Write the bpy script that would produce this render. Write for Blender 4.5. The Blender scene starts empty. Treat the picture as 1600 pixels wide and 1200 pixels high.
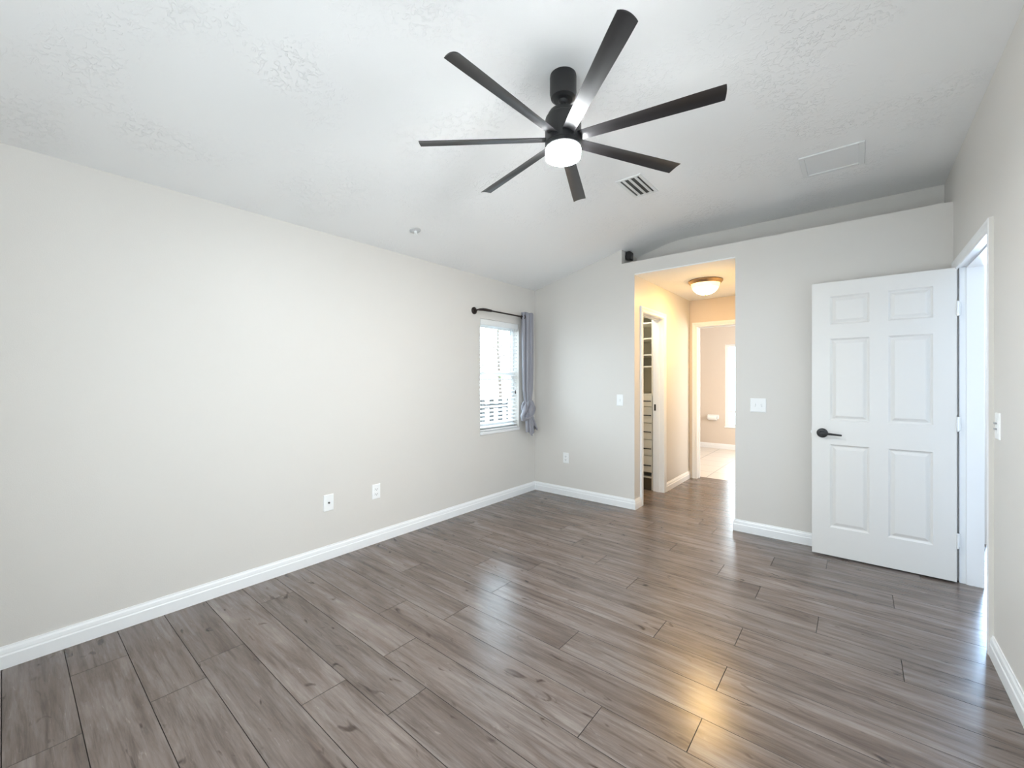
import bpy, bmesh, math, random
from mathutils import Vector, Matrix

random.seed(7)
S = bpy.context.scene
COL = S.collection
PI = math.pi

# ------------------------------------------------------------------ camera
CAM_H = 1.31
cam_data = bpy.data.cameras.new('camera')
cam_data.sensor_fit = 'HORIZONTAL'
cam_data.sensor_width = 36.0
cam_data.lens = 655.16 / 1600 * 36.0
cam_data.shift_y = -5.33 / 1600
cam_data.clip_start = 0.02
cam = bpy.data.objects.new('camera', cam_data)
cam.location = (0, 0, CAM_H)
cam.rotation_euler = (PI / 2, 0, math.radians(39.487))
COL.objects.link(cam)
S.camera = cam

# ------------------------------------------------------------------ exposure
S.view_settings.view_transform = 'Standard'
S.view_settings.look = 'None'
S.view_settings.gamma = 1
S.view_settings.use_curve_mapping = False
S.view_settings.exposure = 0.25
S.cycles.caustics_reflective = False

# ------------------------------------------------------------------ sky
W = bpy.data.worlds.new('sky')
S.world = W
W.use_nodes = True
_bg = W.node_tree.nodes['Background']
# overcast sky, brighter and bluer on the side of the small left window
_nt = W.node_tree
_tc = _nt.nodes.new('ShaderNodeTexCoord')
_dot = _nt.nodes.new('ShaderNodeVectorMath')
_dot.operation = 'DOT_PRODUCT'
_dot.inputs[1].default_value = (-0.93, 0.25, 0.27)
_nt.links.new(_tc.outputs['Generated'], _dot.inputs[0])
_st = _nt.nodes.new('ShaderNodeMapRange')
_st.inputs['From Min'].default_value = 0.2
_st.inputs['From Max'].default_value = 0.9
_st.inputs['To Min'].default_value = 4.6
_st.inputs['To Max'].default_value = 15.0
_nt.links.new(_dot.outputs['Value'], _st.inputs['Value'])
_nt.links.new(_st.outputs[0], _bg.inputs[1])
_cm = _nt.nodes.new('ShaderNodeMix')
_cm.data_type = 'RGBA'
_cm.inputs[6].default_value = (0.86, 0.93, 1.0, 1)
_cm.inputs[7].default_value = (0.66, 0.83, 1.0, 1)
_cf = _nt.nodes.new('ShaderNodeMapRange')
_cf.inputs['From Min'].default_value = 0.2
_cf.inputs['From Max'].default_value = 0.9
_nt.links.new(_dot.outputs['Value'], _cf.inputs['Value'])
_nt.links.new(_cf.outputs[0], _cm.inputs[0])
_nt.links.new(_cm.outputs[2], _bg.inputs[0])


def area(name, loc, rot, sx, sy, power, col):
    d = bpy.data.lights.new(name, 'AREA')
    d.shape = 'RECTANGLE'
    d.size, d.size_y = sx, sy
    d.energy = power
    d.color = col
    o = bpy.data.objects.new(name, d)
    o.location = loc
    o.rotation_euler = rot
    COL.objects.link(o)
    return o


# the sky lights the room through openings added behind the camera; the bathroom's
# added side opening and the passage window get their daylight from area lights
area('bath_fill', (0.62, 7.35, 1.45), (0, PI / 2, 0), 1.3, 1.3, 76, (1.0, 0.965, 0.92))  # fill light added for the bathroom, outside an unseen side opening
area('closet_fill', (-2.2, 4.6, 2.37), (0, 0, 0), 0.25, 0.25, 8.0, (1.0, 0.93, 0.78))  # fill light added inside the closet, no fitting modelled
area('daylight_passage', (2.45, 4.0, 1.4), (0, PI / 2, 0), 1.6, 1.2, 5, (0.80, 0.89, 1.0))
area('daylight_passage_end', (1.50, 8.62, 1.1), (-PI / 2, 0, 0), 1.0, 1.9, 300, (0.42, 0.66, 1.0))

FAN_EMIT = 440.0
FAN_SIDE = 150.0
HALL_EMIT = 66.0

# ------------------------------------------------------------------ room numbers
XL, XR, YB, YR = -3.005, 0.4995, 4.083, -0.55
ZL, ZC = 2.392, 2.772
XK = XL + (ZC - ZL) / 0.2485           # where the slope meets the flat ceiling
XN, YN, ZN = -1.889, 4.461, 2.5217     # plant ledge: left end, back, floor
OX0, OX1, OZ = -1.750, -0.8275, 2.386  # opening to the hall
HY = 5.90                              # hall end wall
TW = 0.12


def slope_z(x):
    return ZL + 0.2485 * (x - XL)


# ------------------------------------------------------------------ materials
def new_mat(name):
    m = bpy.data.materials.new(name)
    m.use_nodes = True
    nt = m.node_tree
    return m, nt, nt.nodes['Principled BSDF']


def N(nt, t, **kw):
    n = nt.nodes.new(t)
    for k, v in kw.items():
        setattr(n, k, v)
    return n


def simple(name, col, rough=0.5, metal=0.0, spec=0.5, noise=0.0, nscale=40.0, bump=0.0, bscale=200.0):
    m, nt, b = new_mat(name)
    b.inputs['Roughness'].default_value = rough
    b.inputs['Metallic'].default_value = metal
    b.inputs['Specular IOR Level'].default_value = spec
    tc = N(nt, 'ShaderNodeTexCoord')
    nz = N(nt, 'ShaderNodeTexNoise')
    nz.inputs['Scale'].default_value = nscale
    nt.links.new(tc.outputs['Object'], nz.inputs['Vector'])
    mx = N(nt, 'ShaderNodeMix', data_type='RGBA')
    mx.inputs[6].default_value = tuple(c * (1 - noise) for c in col) + (1,)
    mx.inputs[7].default_value = tuple(min(1, c * (1 + noise)) for c in col) + (1,)
    nt.links.new(nz.outputs['Fac'], mx.inputs[0])
    nt.links.new(mx.outputs[2], b.inputs['Base Color'])
    if bump:
        n2 = N(nt, 'ShaderNodeTexNoise')
        n2.inputs['Scale'].default_value = bscale
        n2.inputs['Detail'].default_value = 3
        nt.links.new(tc.outputs['Object'], n2.inputs['Vector'])
        bp = N(nt, 'ShaderNodeBump')
        bp.inputs['Strength'].default_value = bump
        bp.inputs['Distance'].default_value = 0.002
        nt.links.new(n2.outputs['Fac'], bp.inputs['Height'])
        nt.links.new(bp.outputs['Normal'], b.inputs['Normal'])
    return m


def emitter(name, col, strength, face=None):
    m, nt, b = new_mat(name)
    b.inputs['Base Color'].default_value = (0.9, 0.9, 0.88, 1)
    b.inputs['Roughness'].default_value = 0.35
    b.inputs['Emission Color'].default_value = col + (1,)
    b.inputs['Emission Strength'].default_value = strength
    return m


M = {}
M['wall'] = simple('greige_wall_paint', (0.680, 0.655, 0.620), 0.42, spec=0.32, noise=0.008, nscale=3, bump=0.18, bscale=260)
M['bath_wall'] = simple('beige_wall_paint', (0.68, 0.595, 0.51), 0.5, spec=0.3, noise=0.008, nscale=3, bump=0.15, bscale=260)
M['trim'] = simple('white_trim_paint', (0.84, 0.85, 0.86), 0.32, spec=0.45, noise=0.006, nscale=8)
M['door'] = simple('white_door_paint', (0.74, 0.725, 0.70), 0.36, spec=0.45, noise=0.006, nscale=6, bump=0.06, bscale=90)
M['plastic'] = simple('white_plastic', (0.86, 0.87, 0.87), 0.35, spec=0.45, noise=0.004)
M['grey_plastic'] = simple('grey_plastic', (0.34, 0.35, 0.36), 0.4, noise=0.02)
M['dark_slot'] = simple('dark_slot', (0.03, 0.03, 0.035), 0.6, noise=0.05)
M['black_metal'] = simple('matte_black_metal', (0.012, 0.012, 0.013), 0.38, spec=0.5, noise=0.1, nscale=60)
M['blade'] = simple('black_fan_blade', (0.016, 0.015, 0.016), 0.30, spec=0.55, noise=0.12, nscale=25)
M['bronze'] = simple('dark_bronze', (0.030, 0.022, 0.020), 0.35, metal=0.5, noise=0.2, nscale=90)
M['white_metal'] = simple('white_enamel', (0.80, 0.81, 0.81), 0.4, noise=0.01)
M['grille'] = simple('pale_grille_panel', (0.82, 0.825, 0.83), 0.6, noise=0.02, nscale=180)
M['sprinkler'] = simple('satin_grey_enamel', (0.55, 0.555, 0.56), 0.4, noise=0.02)
M['slot'] = simple('socket_slot', (0.10, 0.10, 0.11), 0.5, noise=0.05)
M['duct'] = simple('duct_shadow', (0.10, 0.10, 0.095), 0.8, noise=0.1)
M['blind'] = simple('white_blind_slat', (0.84, 0.85, 0.85), 0.45, noise=0.01)
M['vinyl'] = simple('white_vinyl_frame', (0.82, 0.83, 0.83), 0.35, noise=0.006)
M['pan'] = simple('brushed_bronze_pan', (0.36, 0.25, 0.15), 0.32, metal=0.8, noise=0.1)
M['cabinet'] = simple('cream_laminate', (0.72, 0.70, 0.62), 0.4, noise=0.01)
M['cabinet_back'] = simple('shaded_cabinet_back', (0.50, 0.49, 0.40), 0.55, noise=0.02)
M['kick'] = simple('dark_toe_kick', (0.10, 0.085, 0.055), 0.6, noise=0.1)
M['porcelain'] = simple('white_porcelain', (0.87, 0.87, 0.86), 0.12, spec=0.6, noise=0.003)
M['paper'] = simple('tissue_paper', (0.85, 0.84, 0.82), 0.9, noise=0.01)
M['fence'] = simple('weathered_fence_wood', (0.04, 0.043, 0.048), 0.8, noise=0.35, nscale=30)
M['bark'] = simple('grey_bark', (0.16, 0.13, 0.11), 0.9, noise=0.3, nscale=30)
M['leaf'] = simple('green_leaf', (0.14, 0.30, 0.10), 0.6, noise=0.4, nscale=12)
M['paving'] = simple('pale_paving', (0.55, 0.54, 0.52), 0.9, noise=0.06, nscale=5)
M['fan_lamp'] = emitter('lit_frosted_diffuser', (0.95, 0.99, 1.0), FAN_EMIT)
M['fan_lamp_side'] = emitter('lit_diffuser_side_band', (0.95, 0.99, 1.0), FAN_SIDE)
# alabaster bowl: the bulb sits over its middle, so the glass glows from white there to honey at the rim
HALL_RINGS = ((0.068, 3.4), (0.086, 2.6), (0.103, 1.5), (0.117, 0.65), (0.130, 0.17), (1.0, 0.022))
M['hall_lamp'] = [emitter('lit_alabaster_glass', (1.0, 0.62, 0.22), HALL_EMIT * k) for r_, k in HALL_RINGS]


def ceiling_mat():
    m, nt, b = new_mat('knockdown_white_ceiling')
    b.inputs['Base Color'].default_value = (0.89, 0.892, 0.89, 1)
    b.inputs['Roughness'].default_value = 0.75
    b.inputs['Specular IOR Level'].default_value = 0.25
    tc = N(nt, 'ShaderNodeTexCoord')
    n1 = N(nt, 'ShaderNodeTexNoise')
    n1.inputs['Scale'].default_value = 38
    n1.inputs['Detail'].default_value = 5
    n1.inputs['Roughness'].default_value = 0.55
    n1.inputs['Distortion'].default_value = 0.8
    nt.links.new(tc.outputs['Object'], n1.inputs['Vector'])
    cr = N(nt, 'ShaderNodeValToRGB')
    cr.color_ramp.elements[0].position = 0.52
    cr.color_ramp.elements[1].position = 0.60
    nt.links.new(n1.outputs['Fac'], cr.inputs['Fac'])
    n2 = N(nt, 'ShaderNodeTexNoise')
    n2.inputs['Scale'].default_value = 2.2
    n2.inputs['Detail'].default_value = 2
    nt.links.new(tc.outputs['Object'], n2.inputs['Vector'])
    cr2 = N(nt, 'ShaderNodeValToRGB')
    cr2.color_ramp.elements[0].position = 0.45
    cr2.color_ramp.elements[1].position = 0.62
    nt.links.new(n2.outputs['Fac'], cr2.inputs['Fac'])
    mu = N(nt, 'ShaderNodeMath', operation='MULTIPLY')
    nt.links.new(cr.outputs['Color'], mu.inputs[0])
    nt.links.new(cr2.outputs['Color'], mu.inputs[1])
    bp = N(nt, 'ShaderNodeBump')
    bp.inputs['Strength'].default_value = 0.7
    bp.inputs['Distance'].default_value = 0.003
    nt.links.new(mu.outputs[0], bp.inputs['Height'])
    nt.links.new(bp.outputs['Normal'], b.inputs['Normal'])
    return m


M['ceiling'] = ceiling_mat()


def wood_mat():
    m, nt, b = new_mat('grey_brown_laminate')
    L = nt.links.new
    tc = N(nt, 'ShaderNodeTexCoord')
    at = N(nt, 'ShaderNodeAttribute', attribute_name='plank')
    # every plank gets its own piece of grain
    off = N(nt, 'ShaderNodeMath', operation='MULTIPLY')
    off.inputs[1].default_value = 37.0
    L(at.outputs['Fac'], off.inputs[0])
    comb = N(nt, 'ShaderNodeCombineXYZ')
    L(off.outputs[0], comb.inputs[0]); L(off.outputs[0], comb.inputs[1]); L(off.outputs[0], comb.inputs[2])
    add = N(nt, 'ShaderNodeVectorMath', operation='ADD')
    L(tc.outputs['Object'], add.inputs[0]); L(comb.outputs[0], add.inputs[1])

    def noise(sx, sy, scale, detail, rough, dist=0.0):
        mp = N(nt, 'ShaderNodeMapping')
        mp.inputs['Scale'].default_value = (sx, sy, 1)
        L(add.outputs[0], mp.inputs['Vector'])
        n = N(nt, 'ShaderNodeTexNoise')
        n.inputs['Scale'].default_value = scale
        n.inputs['Detail'].default_value = detail
        n.inputs['Roughness'].default_value = rough
        n.inputs['Distortion'].default_value = dist
        L(mp.outputs[0], n.inputs['Vector'])
        return n
    broad = noise(1.0, 7.0, 1.4, 5, 0.6, 0.7)       # cathedral figure
    streak = noise(1.5, 20.0, 2.0, 5, 0.62, 0.5)    # long streaks
    fine = noise(6.0, 90.0, 2.0, 4, 0.65)           # pores
    fleck = noise(5.0, 30.0, 2.6, 3, 0.6, 1.0)      # limed flecks
    knots = noise(3.0, 10.0, 2.2, 2, 0.45, 1.0)

    def ramp(n, *stops):
        r = N(nt, 'ShaderNodeValToRGB')
        e = r.color_ramp.elements
        while len(e) < len(stops):
            e.new(0.5)
        for el, (p, c) in zip(e, stops):
            el.position = p
            el.color = c + (1,)
        L(n.outputs['Fac'], r.inputs['Fac'])
        return r.outputs['Color']

    def times(a, c):
        mm = N(nt, 'ShaderNodeMix', data_type='RGBA', blend_type='MULTIPLY')
        mm.inputs[0].default_value = 1
        L(a, mm.inputs[6]); L(c, mm.inputs[7])
        return mm.outputs[2]
    c = ramp(broad, (0.30, (0.098, 0.071, 0.058)), (0.50, (0.146, 0.115, 0.100)), (0.70, (0.196, 0.164, 0.149)))
    c = times(c, ramp(streak, (0.32, (0.64, 0.60, 0.58)), (0.50, (1.0, 1.0, 1.0)), (0.68, (1.20, 1.20, 1.21))))
    c = times(c, ramp(fine, (0.3, (0.86, 0.86, 0.86)), (0.7, (1.12, 1.12, 1.12))))
    c = times(c, ramp(fleck, (0.64, (1.0, 1.0, 1.0)), (0.74, (1.42, 1.45, 1.48))))
    m2c = times(c, ramp(knots, (0.66, (1.0, 1.0, 1.0)), (0.76, (0.34, 0.28, 0.25))))
    # tone of the whole plank
    mr = N(nt, 'ShaderNodeMapRange')
    mr.inputs['To Min'].default_value = 0.89; mr.inputs['To Max'].default_value = 1.11
    L(at.outputs['Fac'], mr.inputs['Value'])
    m3 = N(nt, 'ShaderNodeVectorMath', operation='SCALE')
    L(m2c, m3.inputs[0]); L(mr.outputs[0], m3.inputs['Scale'])
    L(m3.outputs[0], b.inputs['Base Color'])
    rr = N(nt, 'ShaderNodeMapRange')
    rr.inputs['To Min'].default_value = 0.20; rr.inputs['To Max'].default_value = 0.29
    L(fine.outputs['Fac'], rr.inputs['Value'])
    L(rr.outputs[0], b.inputs['Roughness'])
    b.inputs['Specular IOR Level'].default_value = 0.62
    bp = N(nt, 'ShaderNodeBump')
    bp.inputs['Strength'].default_value = 0.03
    bp.inputs['Distance'].default_value = 0.001
    L(fine.outputs['Fac'], bp.inputs['Height'])
    L(bp.outputs['Normal'], b.inputs['Normal'])
    return m


M['wood'] = wood_mat()
M['seam'] = simple('plank_seam', (0.045, 0.036, 0.032), 0.7, noise=0.1)


def tile_mat():
    m, nt, b = new_mat('cream_floor_tile')
    tc = N(nt, 'ShaderNodeTexCoord')
    mp = N(nt, 'ShaderNodeMapping')
    mp.inputs['Location'].default_value = (1.58, -6.46, 0)
    nt.links.new(tc.outputs['Object'], mp.inputs['Vector'])
    br = N(nt, 'ShaderNodeTexBrick')
    br.offset = 0.0
    br.inputs['Scale'].default_value = 1.0
    br.inputs['Mortar Size'].default_value = 0.006
    br.inputs['Brick Width'].default_value = 0.46
    br.inputs['Row Height'].default_value = 0.46
    br.inputs['Color1'].default_value = (0.66, 0.60, 0.54, 1)
    br.inputs['Color2'].default_value = (0.69, 0.63, 0.57, 1)
    br.inputs['Mortar'].default_value = (0.36, 0.33, 0.30, 1)
    nt.links.new(mp.outputs[0], br.inputs['Vector'])
    nt.links.new(br.outputs['Color'], b.inputs['Base Color'])
    b.inputs['Roughness'].default_value = 0.35
    return m


M['tile'] = tile_mat()


def glass_mat():
    m = bpy.data.materials.new('clear_window_glass')
    m.use_nodes = True
    nt = m.node_tree
    nt.nodes.remove(nt.nodes['Principled BSDF'])
    out = nt.nodes['Material Output']
    tr = N(nt, 'ShaderNodeBsdfTransparent')
    tr.inputs[0].default_value = (0.96, 0.98, 0.97, 1)
    gl = N(nt, 'ShaderNodeBsdfGlossy')
    gl.inputs['Roughness'].default_value = 0.02
    fr = N(nt, 'ShaderNodeLayerWeight')
    fr.inputs['Blend'].default_value = 0.12
    mx = N(nt, 'ShaderNodeMixShader')
    nt.links.new(fr.outputs['Facing'], mx.inputs[0])
    nt.links.new(tr.outputs[0], mx.inputs[1])
    nt.links.new(gl.outputs[0], mx.inputs[2])
    nt.links.new(mx.outputs[0], out.inputs['Surface'])
    return m


M['glass'] = glass_mat()


def cloth_mat():
    m, nt, b = new_mat('grey_curtain_cloth')
    tc = N(nt, 'ShaderNodeTexCoord')
    wv = N(nt, 'ShaderNodeTexNoise')
    wv.inputs['Scale'].default_value = 300
    nt.links.new(tc.outputs['Object'], wv.inputs['Vector'])
    mx = N(nt, 'ShaderNodeMix', data_type='RGBA')
    mx.inputs[6].default_value = (0.20, 0.20, 0.235, 1)
    mx.inputs[7].default_value = (0.33, 0.33, 0.37, 1)
    nt.links.new(wv.outputs['Fac'], mx.inputs[0])
    nt.links.new(mx.outputs[2], b.inputs['Base Color'])
    b.inputs['Roughness'].default_value = 0.55
    b.inputs['Sheen Weight'].default_value = 0.3
    return m


M['cloth'] = cloth_mat()


# ------------------------------------------------------------------ mesh helpers
class MB:
    """collects shapes that belong to one part and links them as one mesh"""

    def __init__(self):
        self.bm = bmesh.new()

    def box(self, x0, x1, y0, y1, z0, z1, bevel=0.0, seg=2):
        b2 = bmesh.new()
        vs = [b2.verts.new((x, y, z)) for x in (x0, x1) for y in (y0, y1) for z in (z0, z1)]
        for f in ((0, 1, 3, 2), (4, 6, 7, 5), (0, 4, 5, 1), (2, 3, 7, 6), (0, 2, 6, 4), (1, 5, 7, 3)):
            b2.faces.new([vs[i] for i in f])
        bmesh.ops.recalc_face_normals(b2, faces=b2.faces)
        if bevel:
            bmesh.ops.bevel(b2, geom=b2.edges[:], offset=bevel, segments=seg, profile=0.6, affect='EDGES')
        self.join(b2)
        return self

    def join(self, b2, mat=None):
        me = bpy.data.meshes.new('tmp')
        b2.to_mesh(me)
        b2.free()
        if mat is not None:
            me.transform(mat)
        self.bm.from_mesh(me)
        bpy.data.meshes.remove(me)

    def prism(self, poly, axis, a0, a1):
        """polygon in the plane across `axis`, pushed from a0 to a1"""
        def P(p, a):
            if axis == 'x':
                return (a, p[0], p[1])
            if axis == 'y':
                return (p[0], a, p[1])
            return (p[0], p[1], a)
        b2 = bmesh.new()
        v0 = [b2.verts.new(P(p, a0)) for p in poly]
        v1 = [b2.verts.new(P(p, a1)) for p in poly]
        n = len(poly)
        b2.faces.new(v0)
        b2.faces.new(v1[::-1])
        for i in range(n):
            b2.faces.new((v0[i], v0[(i + 1) % n], v1[(i + 1) % n], v1[i]))
        bmesh.ops.recalc_face_normals(b2, faces=b2.faces)
        self.join(b2)
        return self

    def lathe(self, prof, c=(0, 0, 0), axis='z', seg=48):
        """(radius, height) profile turned round an axis through c"""
        b2 = bmesh.new()
        rings = []
        for r, h in prof:
            if r < 1e-6:
                rings.append([b2.verts.new((0, 0, h))])
            else:
                rings.append([b2.verts.new((r * math.cos(2 * PI * k / seg), r * math.sin(2 * PI * k / seg), h)) for k in range(seg)])
        for a, b in zip(rings, rings[1:]):
            for k in range(seg):
                k2 = (k + 1) % seg
                if len(a) == 1 and len(b) == 1:
                    continue
                if len(a) == 1:
                    b2.faces.new((a[0], b[k], b[k2]))
                elif len(b) == 1:
                    b2.faces.new((a[k], b[0], a[k2]))
                else:
                    b2.faces.new((a[k], b[k], b[k2], a[k2]))
        bmesh.ops.recalc_face_normals(b2, faces=b2.faces)
        if axis == 'x':
            R = Matrix.Rotation(PI / 2, 4, 'Y')
        elif axis == '-x':
            R = Matrix.Rotation(-PI / 2, 4, 'Y')
        elif axis == 'y':
            R = Matrix.Rotation(-PI / 2, 4, 'X')
        elif axis == '-y':
            R = Matrix.Rotation(PI / 2, 4, 'X')
        else:
            R = Matrix.Identity(4)
        self.join(b2, Matrix.Translation(c) @ R)
        return self

    def tube(self, pts, r, seg=14, caps=True, flat=1.0):
        pts = [Vector(p) for p in pts]
        rr = r if isinstance(r, (list, tuple)) else [r] * len(pts)
        b2 = bmesh.new()
        rings = []
        up = None
        for i, p in enumerate(pts):
            d = (pts[min(i + 1, len(pts) - 1)] - pts[max(i - 1, 0)]).normalized()
            if up is None:
                up = Vector((0, 0, 1)) if abs(d.z) < 0.9 else Vector((1, 0, 0))
            s = d.cross(up).normalized()
            up = s.cross(d).normalized()
            rings.append([b2.verts.new(p + (s * math.cos(2 * PI * k / seg) + up * math.sin(2 * PI * k / seg) * flat) * rr[i]) for k in range(seg)])
        for a, b in zip(rings, rings[1:]):
            for k in range(seg):
                b2.faces.new((a[k], a[(k + 1) % seg], b[(k + 1) % seg], b[k]))
        if caps:
            b2.faces.new(rings[0][::-1])
            b2.faces.new(rings[-1])
        bmesh.ops.recalc_face_normals(b2, faces=b2.faces)
        self.join(b2)
        return self

    def sweep(self, path, prof, closed_ends=True):
        """profile (out, z) carried along a floor path (x, y); out is to the right of the walk; mitred corners"""
        path = [Vector(p) for p in path]
        n = len(path)
        b2 = bmesh.new()
        rings = []
        for i, p in enumerate(path):
            ns = []
            if i > 0:
                d = (path[i] - path[i - 1]).normalized()
                ns.append(Vector((d.y, -d.x)))
            if i < n - 1:
                d = (path[i + 1] - path[i]).normalized()
                ns.append(Vector((d.y, -d.x)))
            if len(ns) == 2:
                m = (ns[0] + ns[1])
                m = m / (m.dot(ns[0]))
            else:
                m = ns[0]
            rings.append([b2.verts.new((p.x + m.x * o, p.y + m.y * o, z)) for o, z in prof])
        k = len(prof)
        for a, b in zip(rings, rings[1:]):
            for j in range(k):
                b2.faces.new((a[j], a[(j + 1) % k], b[(j + 1) % k], b[j]))
        b2.faces.new(rings[0][::-1])
        b2.faces.new(rings[-1])
        bmesh.ops.recalc_face_normals(b2, faces=b2.faces)
        self.join(b2)
        return self

    def casing(self, P, s0, s1, h, prof):
        """casing round a door opening; P(s, z, d) gives the world point, prof is (outward, proud)"""
        b2 = bmesh.new()
        rings = []
        for (s, z, ds, dz) in ((s0, 0, -1, 0), (s0, h, -1, 1), (s1, h, 1, 1), (s1, 0, 1, 0)):
            rings.append([b2.verts.new(P(s + ds * w, z + dz * w, d)) for w, d in prof])
        k = len(prof)
        for a, b in zip(rings, rings[1:]):
            for j in range(k):
                b2.faces.new((a[j], a[(j + 1) % k], b[(j + 1) % k], b[j]))
        b2.faces.new(rings[0][::-1])
        b2.faces.new(rings[-1])
        bmesh.ops.recalc_face_normals(b2, faces=b2.faces)
        self.join(b2)
        return self

    def grid(self, rows, close_u=False):
        """rows of points, joined as a surface"""
        b2 = bmesh.new()
        R = [[b2.verts.new(p) for p in row] for row in rows]
        for a, b in zip(R, R[1:]):
            n = len(a)
            for k in range(n if close_u else n - 1):
                k2 = (k + 1) % n
                b2.faces.new((a[k], a[k2], b[k2], b[k]))
        bmesh.ops.recalc_face_normals(b2, faces=b2.faces)
        self.join(b2)
        return self

    def build(self, name, mat, parent=None, smooth=False, angle=35, loc=None):
        me = bpy.data.meshes.new(name)
        self.bm.to_mesh(me)
        self.bm.free()
        me.materials.append(mat)
        if smooth:
            me.polygons.foreach_set('use_smooth', [True] * len(me.polygons))
            try:
                me.set_sharp_from_angle(angle=math.radians(angle))
            except Exception:
                pass
        o = bpy.data.objects.new(name, me)
        COL.objects.link(o)
        if parent is not None:
            o.parent = parent
            w = Matrix.Identity(4)
            q = parent
            while q is not None:
                w = Matrix.LocRotScale(q.location, q.rotation_euler, None) @ w
                q = q.parent
            me.transform(w.inverted())
        return o


def tag(o, label=None, cat=None, group=None, kind=None):
    if label: o['label'] = label
    if cat: o['category'] = cat
    if group: o['group'] = group
    if kind: o['kind'] = kind
    return o


def thing(name, loc, label, cat, group=None, kind=None, rot=(0, 0, 0)):
    o = bpy.data.objects.new(name, None)
    o.empty_display_size = 0.05
    o.location = loc
    o.rotation_euler = rot
    COL.objects.link(o)
    return tag(o, label, cat, group, kind)


def struct(name, mb, mat, label, cat, smooth=False):
    return tag(mb.build(name, mat, smooth=smooth), label, cat, kind='structure')


# ================================================================== THE SETTING
# ---- plank floor: rows of boards 19.2 cm wide, 1.283 m long, joints as in the photo
def plank_floor():
    bm = bmesh.new()
    lay = bm.faces.layers.float.new('plank')
    PW, PL, GAP = 0.192, 1.283, 0.0008
    Y0 = 1.34
    known = {-6: -2.69, -4: -2.36, -3: -1.73, -2: -1.42, -1: -1.736, 0: -0.793, 1: -0.465, 2: -1.124,
             3: -0.461, 4: -0.804, 5: -0.469, 6: 0.158, 7: -0.166, 8: -0.475, 9: -0.731, 10: 0.164,
             11: -0.475, 12: -0.168}
    rnd = random.Random(31)
    x_lo, x_hi, y_lo, y_hi = -3.16, 2.5, -0.6, 6.045
    k = math.floor((y_lo - Y0) / PW)
    while Y0 + k * PW < y_hi:
        a, b = Y0 + k * PW, Y0 + (k + 1) * PW
        ya, yb = max(a, y_lo) + GAP, min(b, y_hi) - GAP
        j = known.get(k, rnd.uniform(-1.2, 0))
        x = j - PL * math.ceil((j - x_lo) / PL)
        while x < x_hi:
            xa, xb = max(x, x_lo) + GAP, min(x + PL, x_hi) - GAP
            if xb - xa > 0.01 and yb - ya > 0.004:
                e = 0.0006
                top = [bm.verts.new(p) for p in ((xa + e, ya + e, 0), (xb - e, ya + e, 0), (xb - e, yb - e, 0), (xa + e, yb - e, 0))]
                low = [bm.verts.new(p) for p in ((xa, ya, -0.0013), (xb, ya, -0.0013), (xb, yb, -0.0013), (xa, yb, -0.0013))]
                bot = [bm.verts.new((v.co.x, v.co.y, -0.008)) for v in low]
                val = rnd.random()
                fs = [bm.faces.new(top)]
                for q in range(4):
                    q2 = (q + 1) % 4
                    fs.append(bm.faces.new((low[q], low[q2], top[q2], top[q])))
                    fs.append(bm.faces.new((bot[q], bot[q2], low[q2], low[q])))
                for f in fs:
                    f[lay] = val
                for f in fs[1:]:
                    f.material_index = 1
            x += PL
        k += 1
    # dark underlay showing in the seams
    n0 = len(bm.faces)
    vs = [bm.verts.new(p) for p in ((x_lo, y_lo, -0.006), (x_hi, y_lo, -0.006), (x_hi, y_hi, -0.006), (x_lo, y_hi, -0.006))]
    vb = [bm.verts.new((v.co.x, v.co.y, -0.06)) for v in vs]
    under = [bm.faces.new(vs), bm.faces.new(vb[::-1])]
    for q in range(4):
        under.append(bm.faces.new((vb[q], vb[(q + 1) % 4], vs[(q + 1) % 4], vs[q])))
    for f in under:
        f.material_index = 1
    bm.normal_update()
    me = bpy.data.meshes.new('floor')
    bm.to_mesh(me)
    bm.free()
    me.materials.append(M['wood'])
    me.materials.append(M['seam'])
    o = bpy.data.objects.new('floor', me)
    COL.objects.link(o)
    return tag(o, 'grey-brown wood plank floor running through bedroom and hall', 'floor', kind='structure')


plank_floor()

WIN = (3.132, 3.768, 0.748, 1.955)          # left window: y0, y1, z0, z1
b = MB()
xo = XL - 0.16
b.box(xo, XL, YR - 0.1, WIN[0], 0, ZL + 0.004)
b.box(xo, XL, WIN[1], YB + TW, 0, ZL + 0.004)
b.box(xo, XL, WIN[0], WIN[1], 0, WIN[2])
b.box(xo, XL, WIN[0], WIN[1], WIN[3], ZL + 0.004)
struct('wall_left', b, M['wall'], 'long greige left wall with the small blinded window', 'wall')

b = MB()
b.prism([(XL, 0), (OX0, 0), (OX0, OZ + 0.012), (XL, OZ + 0.012)], 'y', YB, YB + TW)                       # left of the opening
b.prism([(XL, OZ + 0.012), (XN, OZ + 0.012), (XN, slope_z(XN) + 0.004), (XL, slope_z(XL) + 0.004)], 'y', YB, YN + 0.1)   # full height left of the ledge
b.box(XN, XR, YB, YN + 0.1, OZ + 0.012, ZN)                                                       # ledge slab
b.box(OX1, XR, YB, YB + TW, 0, OZ + 0.012)                                                        # right of the opening
b.prism([(XN, ZN), (XR, ZN), (XR, ZC + 0.01), (XK, ZC + 0.01), (XN, slope_z(XN) + 0.01)], 'y', YN, YN + 0.1)  # back of the ledge
struct('wall_back', b, M['wall'], 'greige back wall with hall opening and long recessed ledge above', 'wall')

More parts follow.
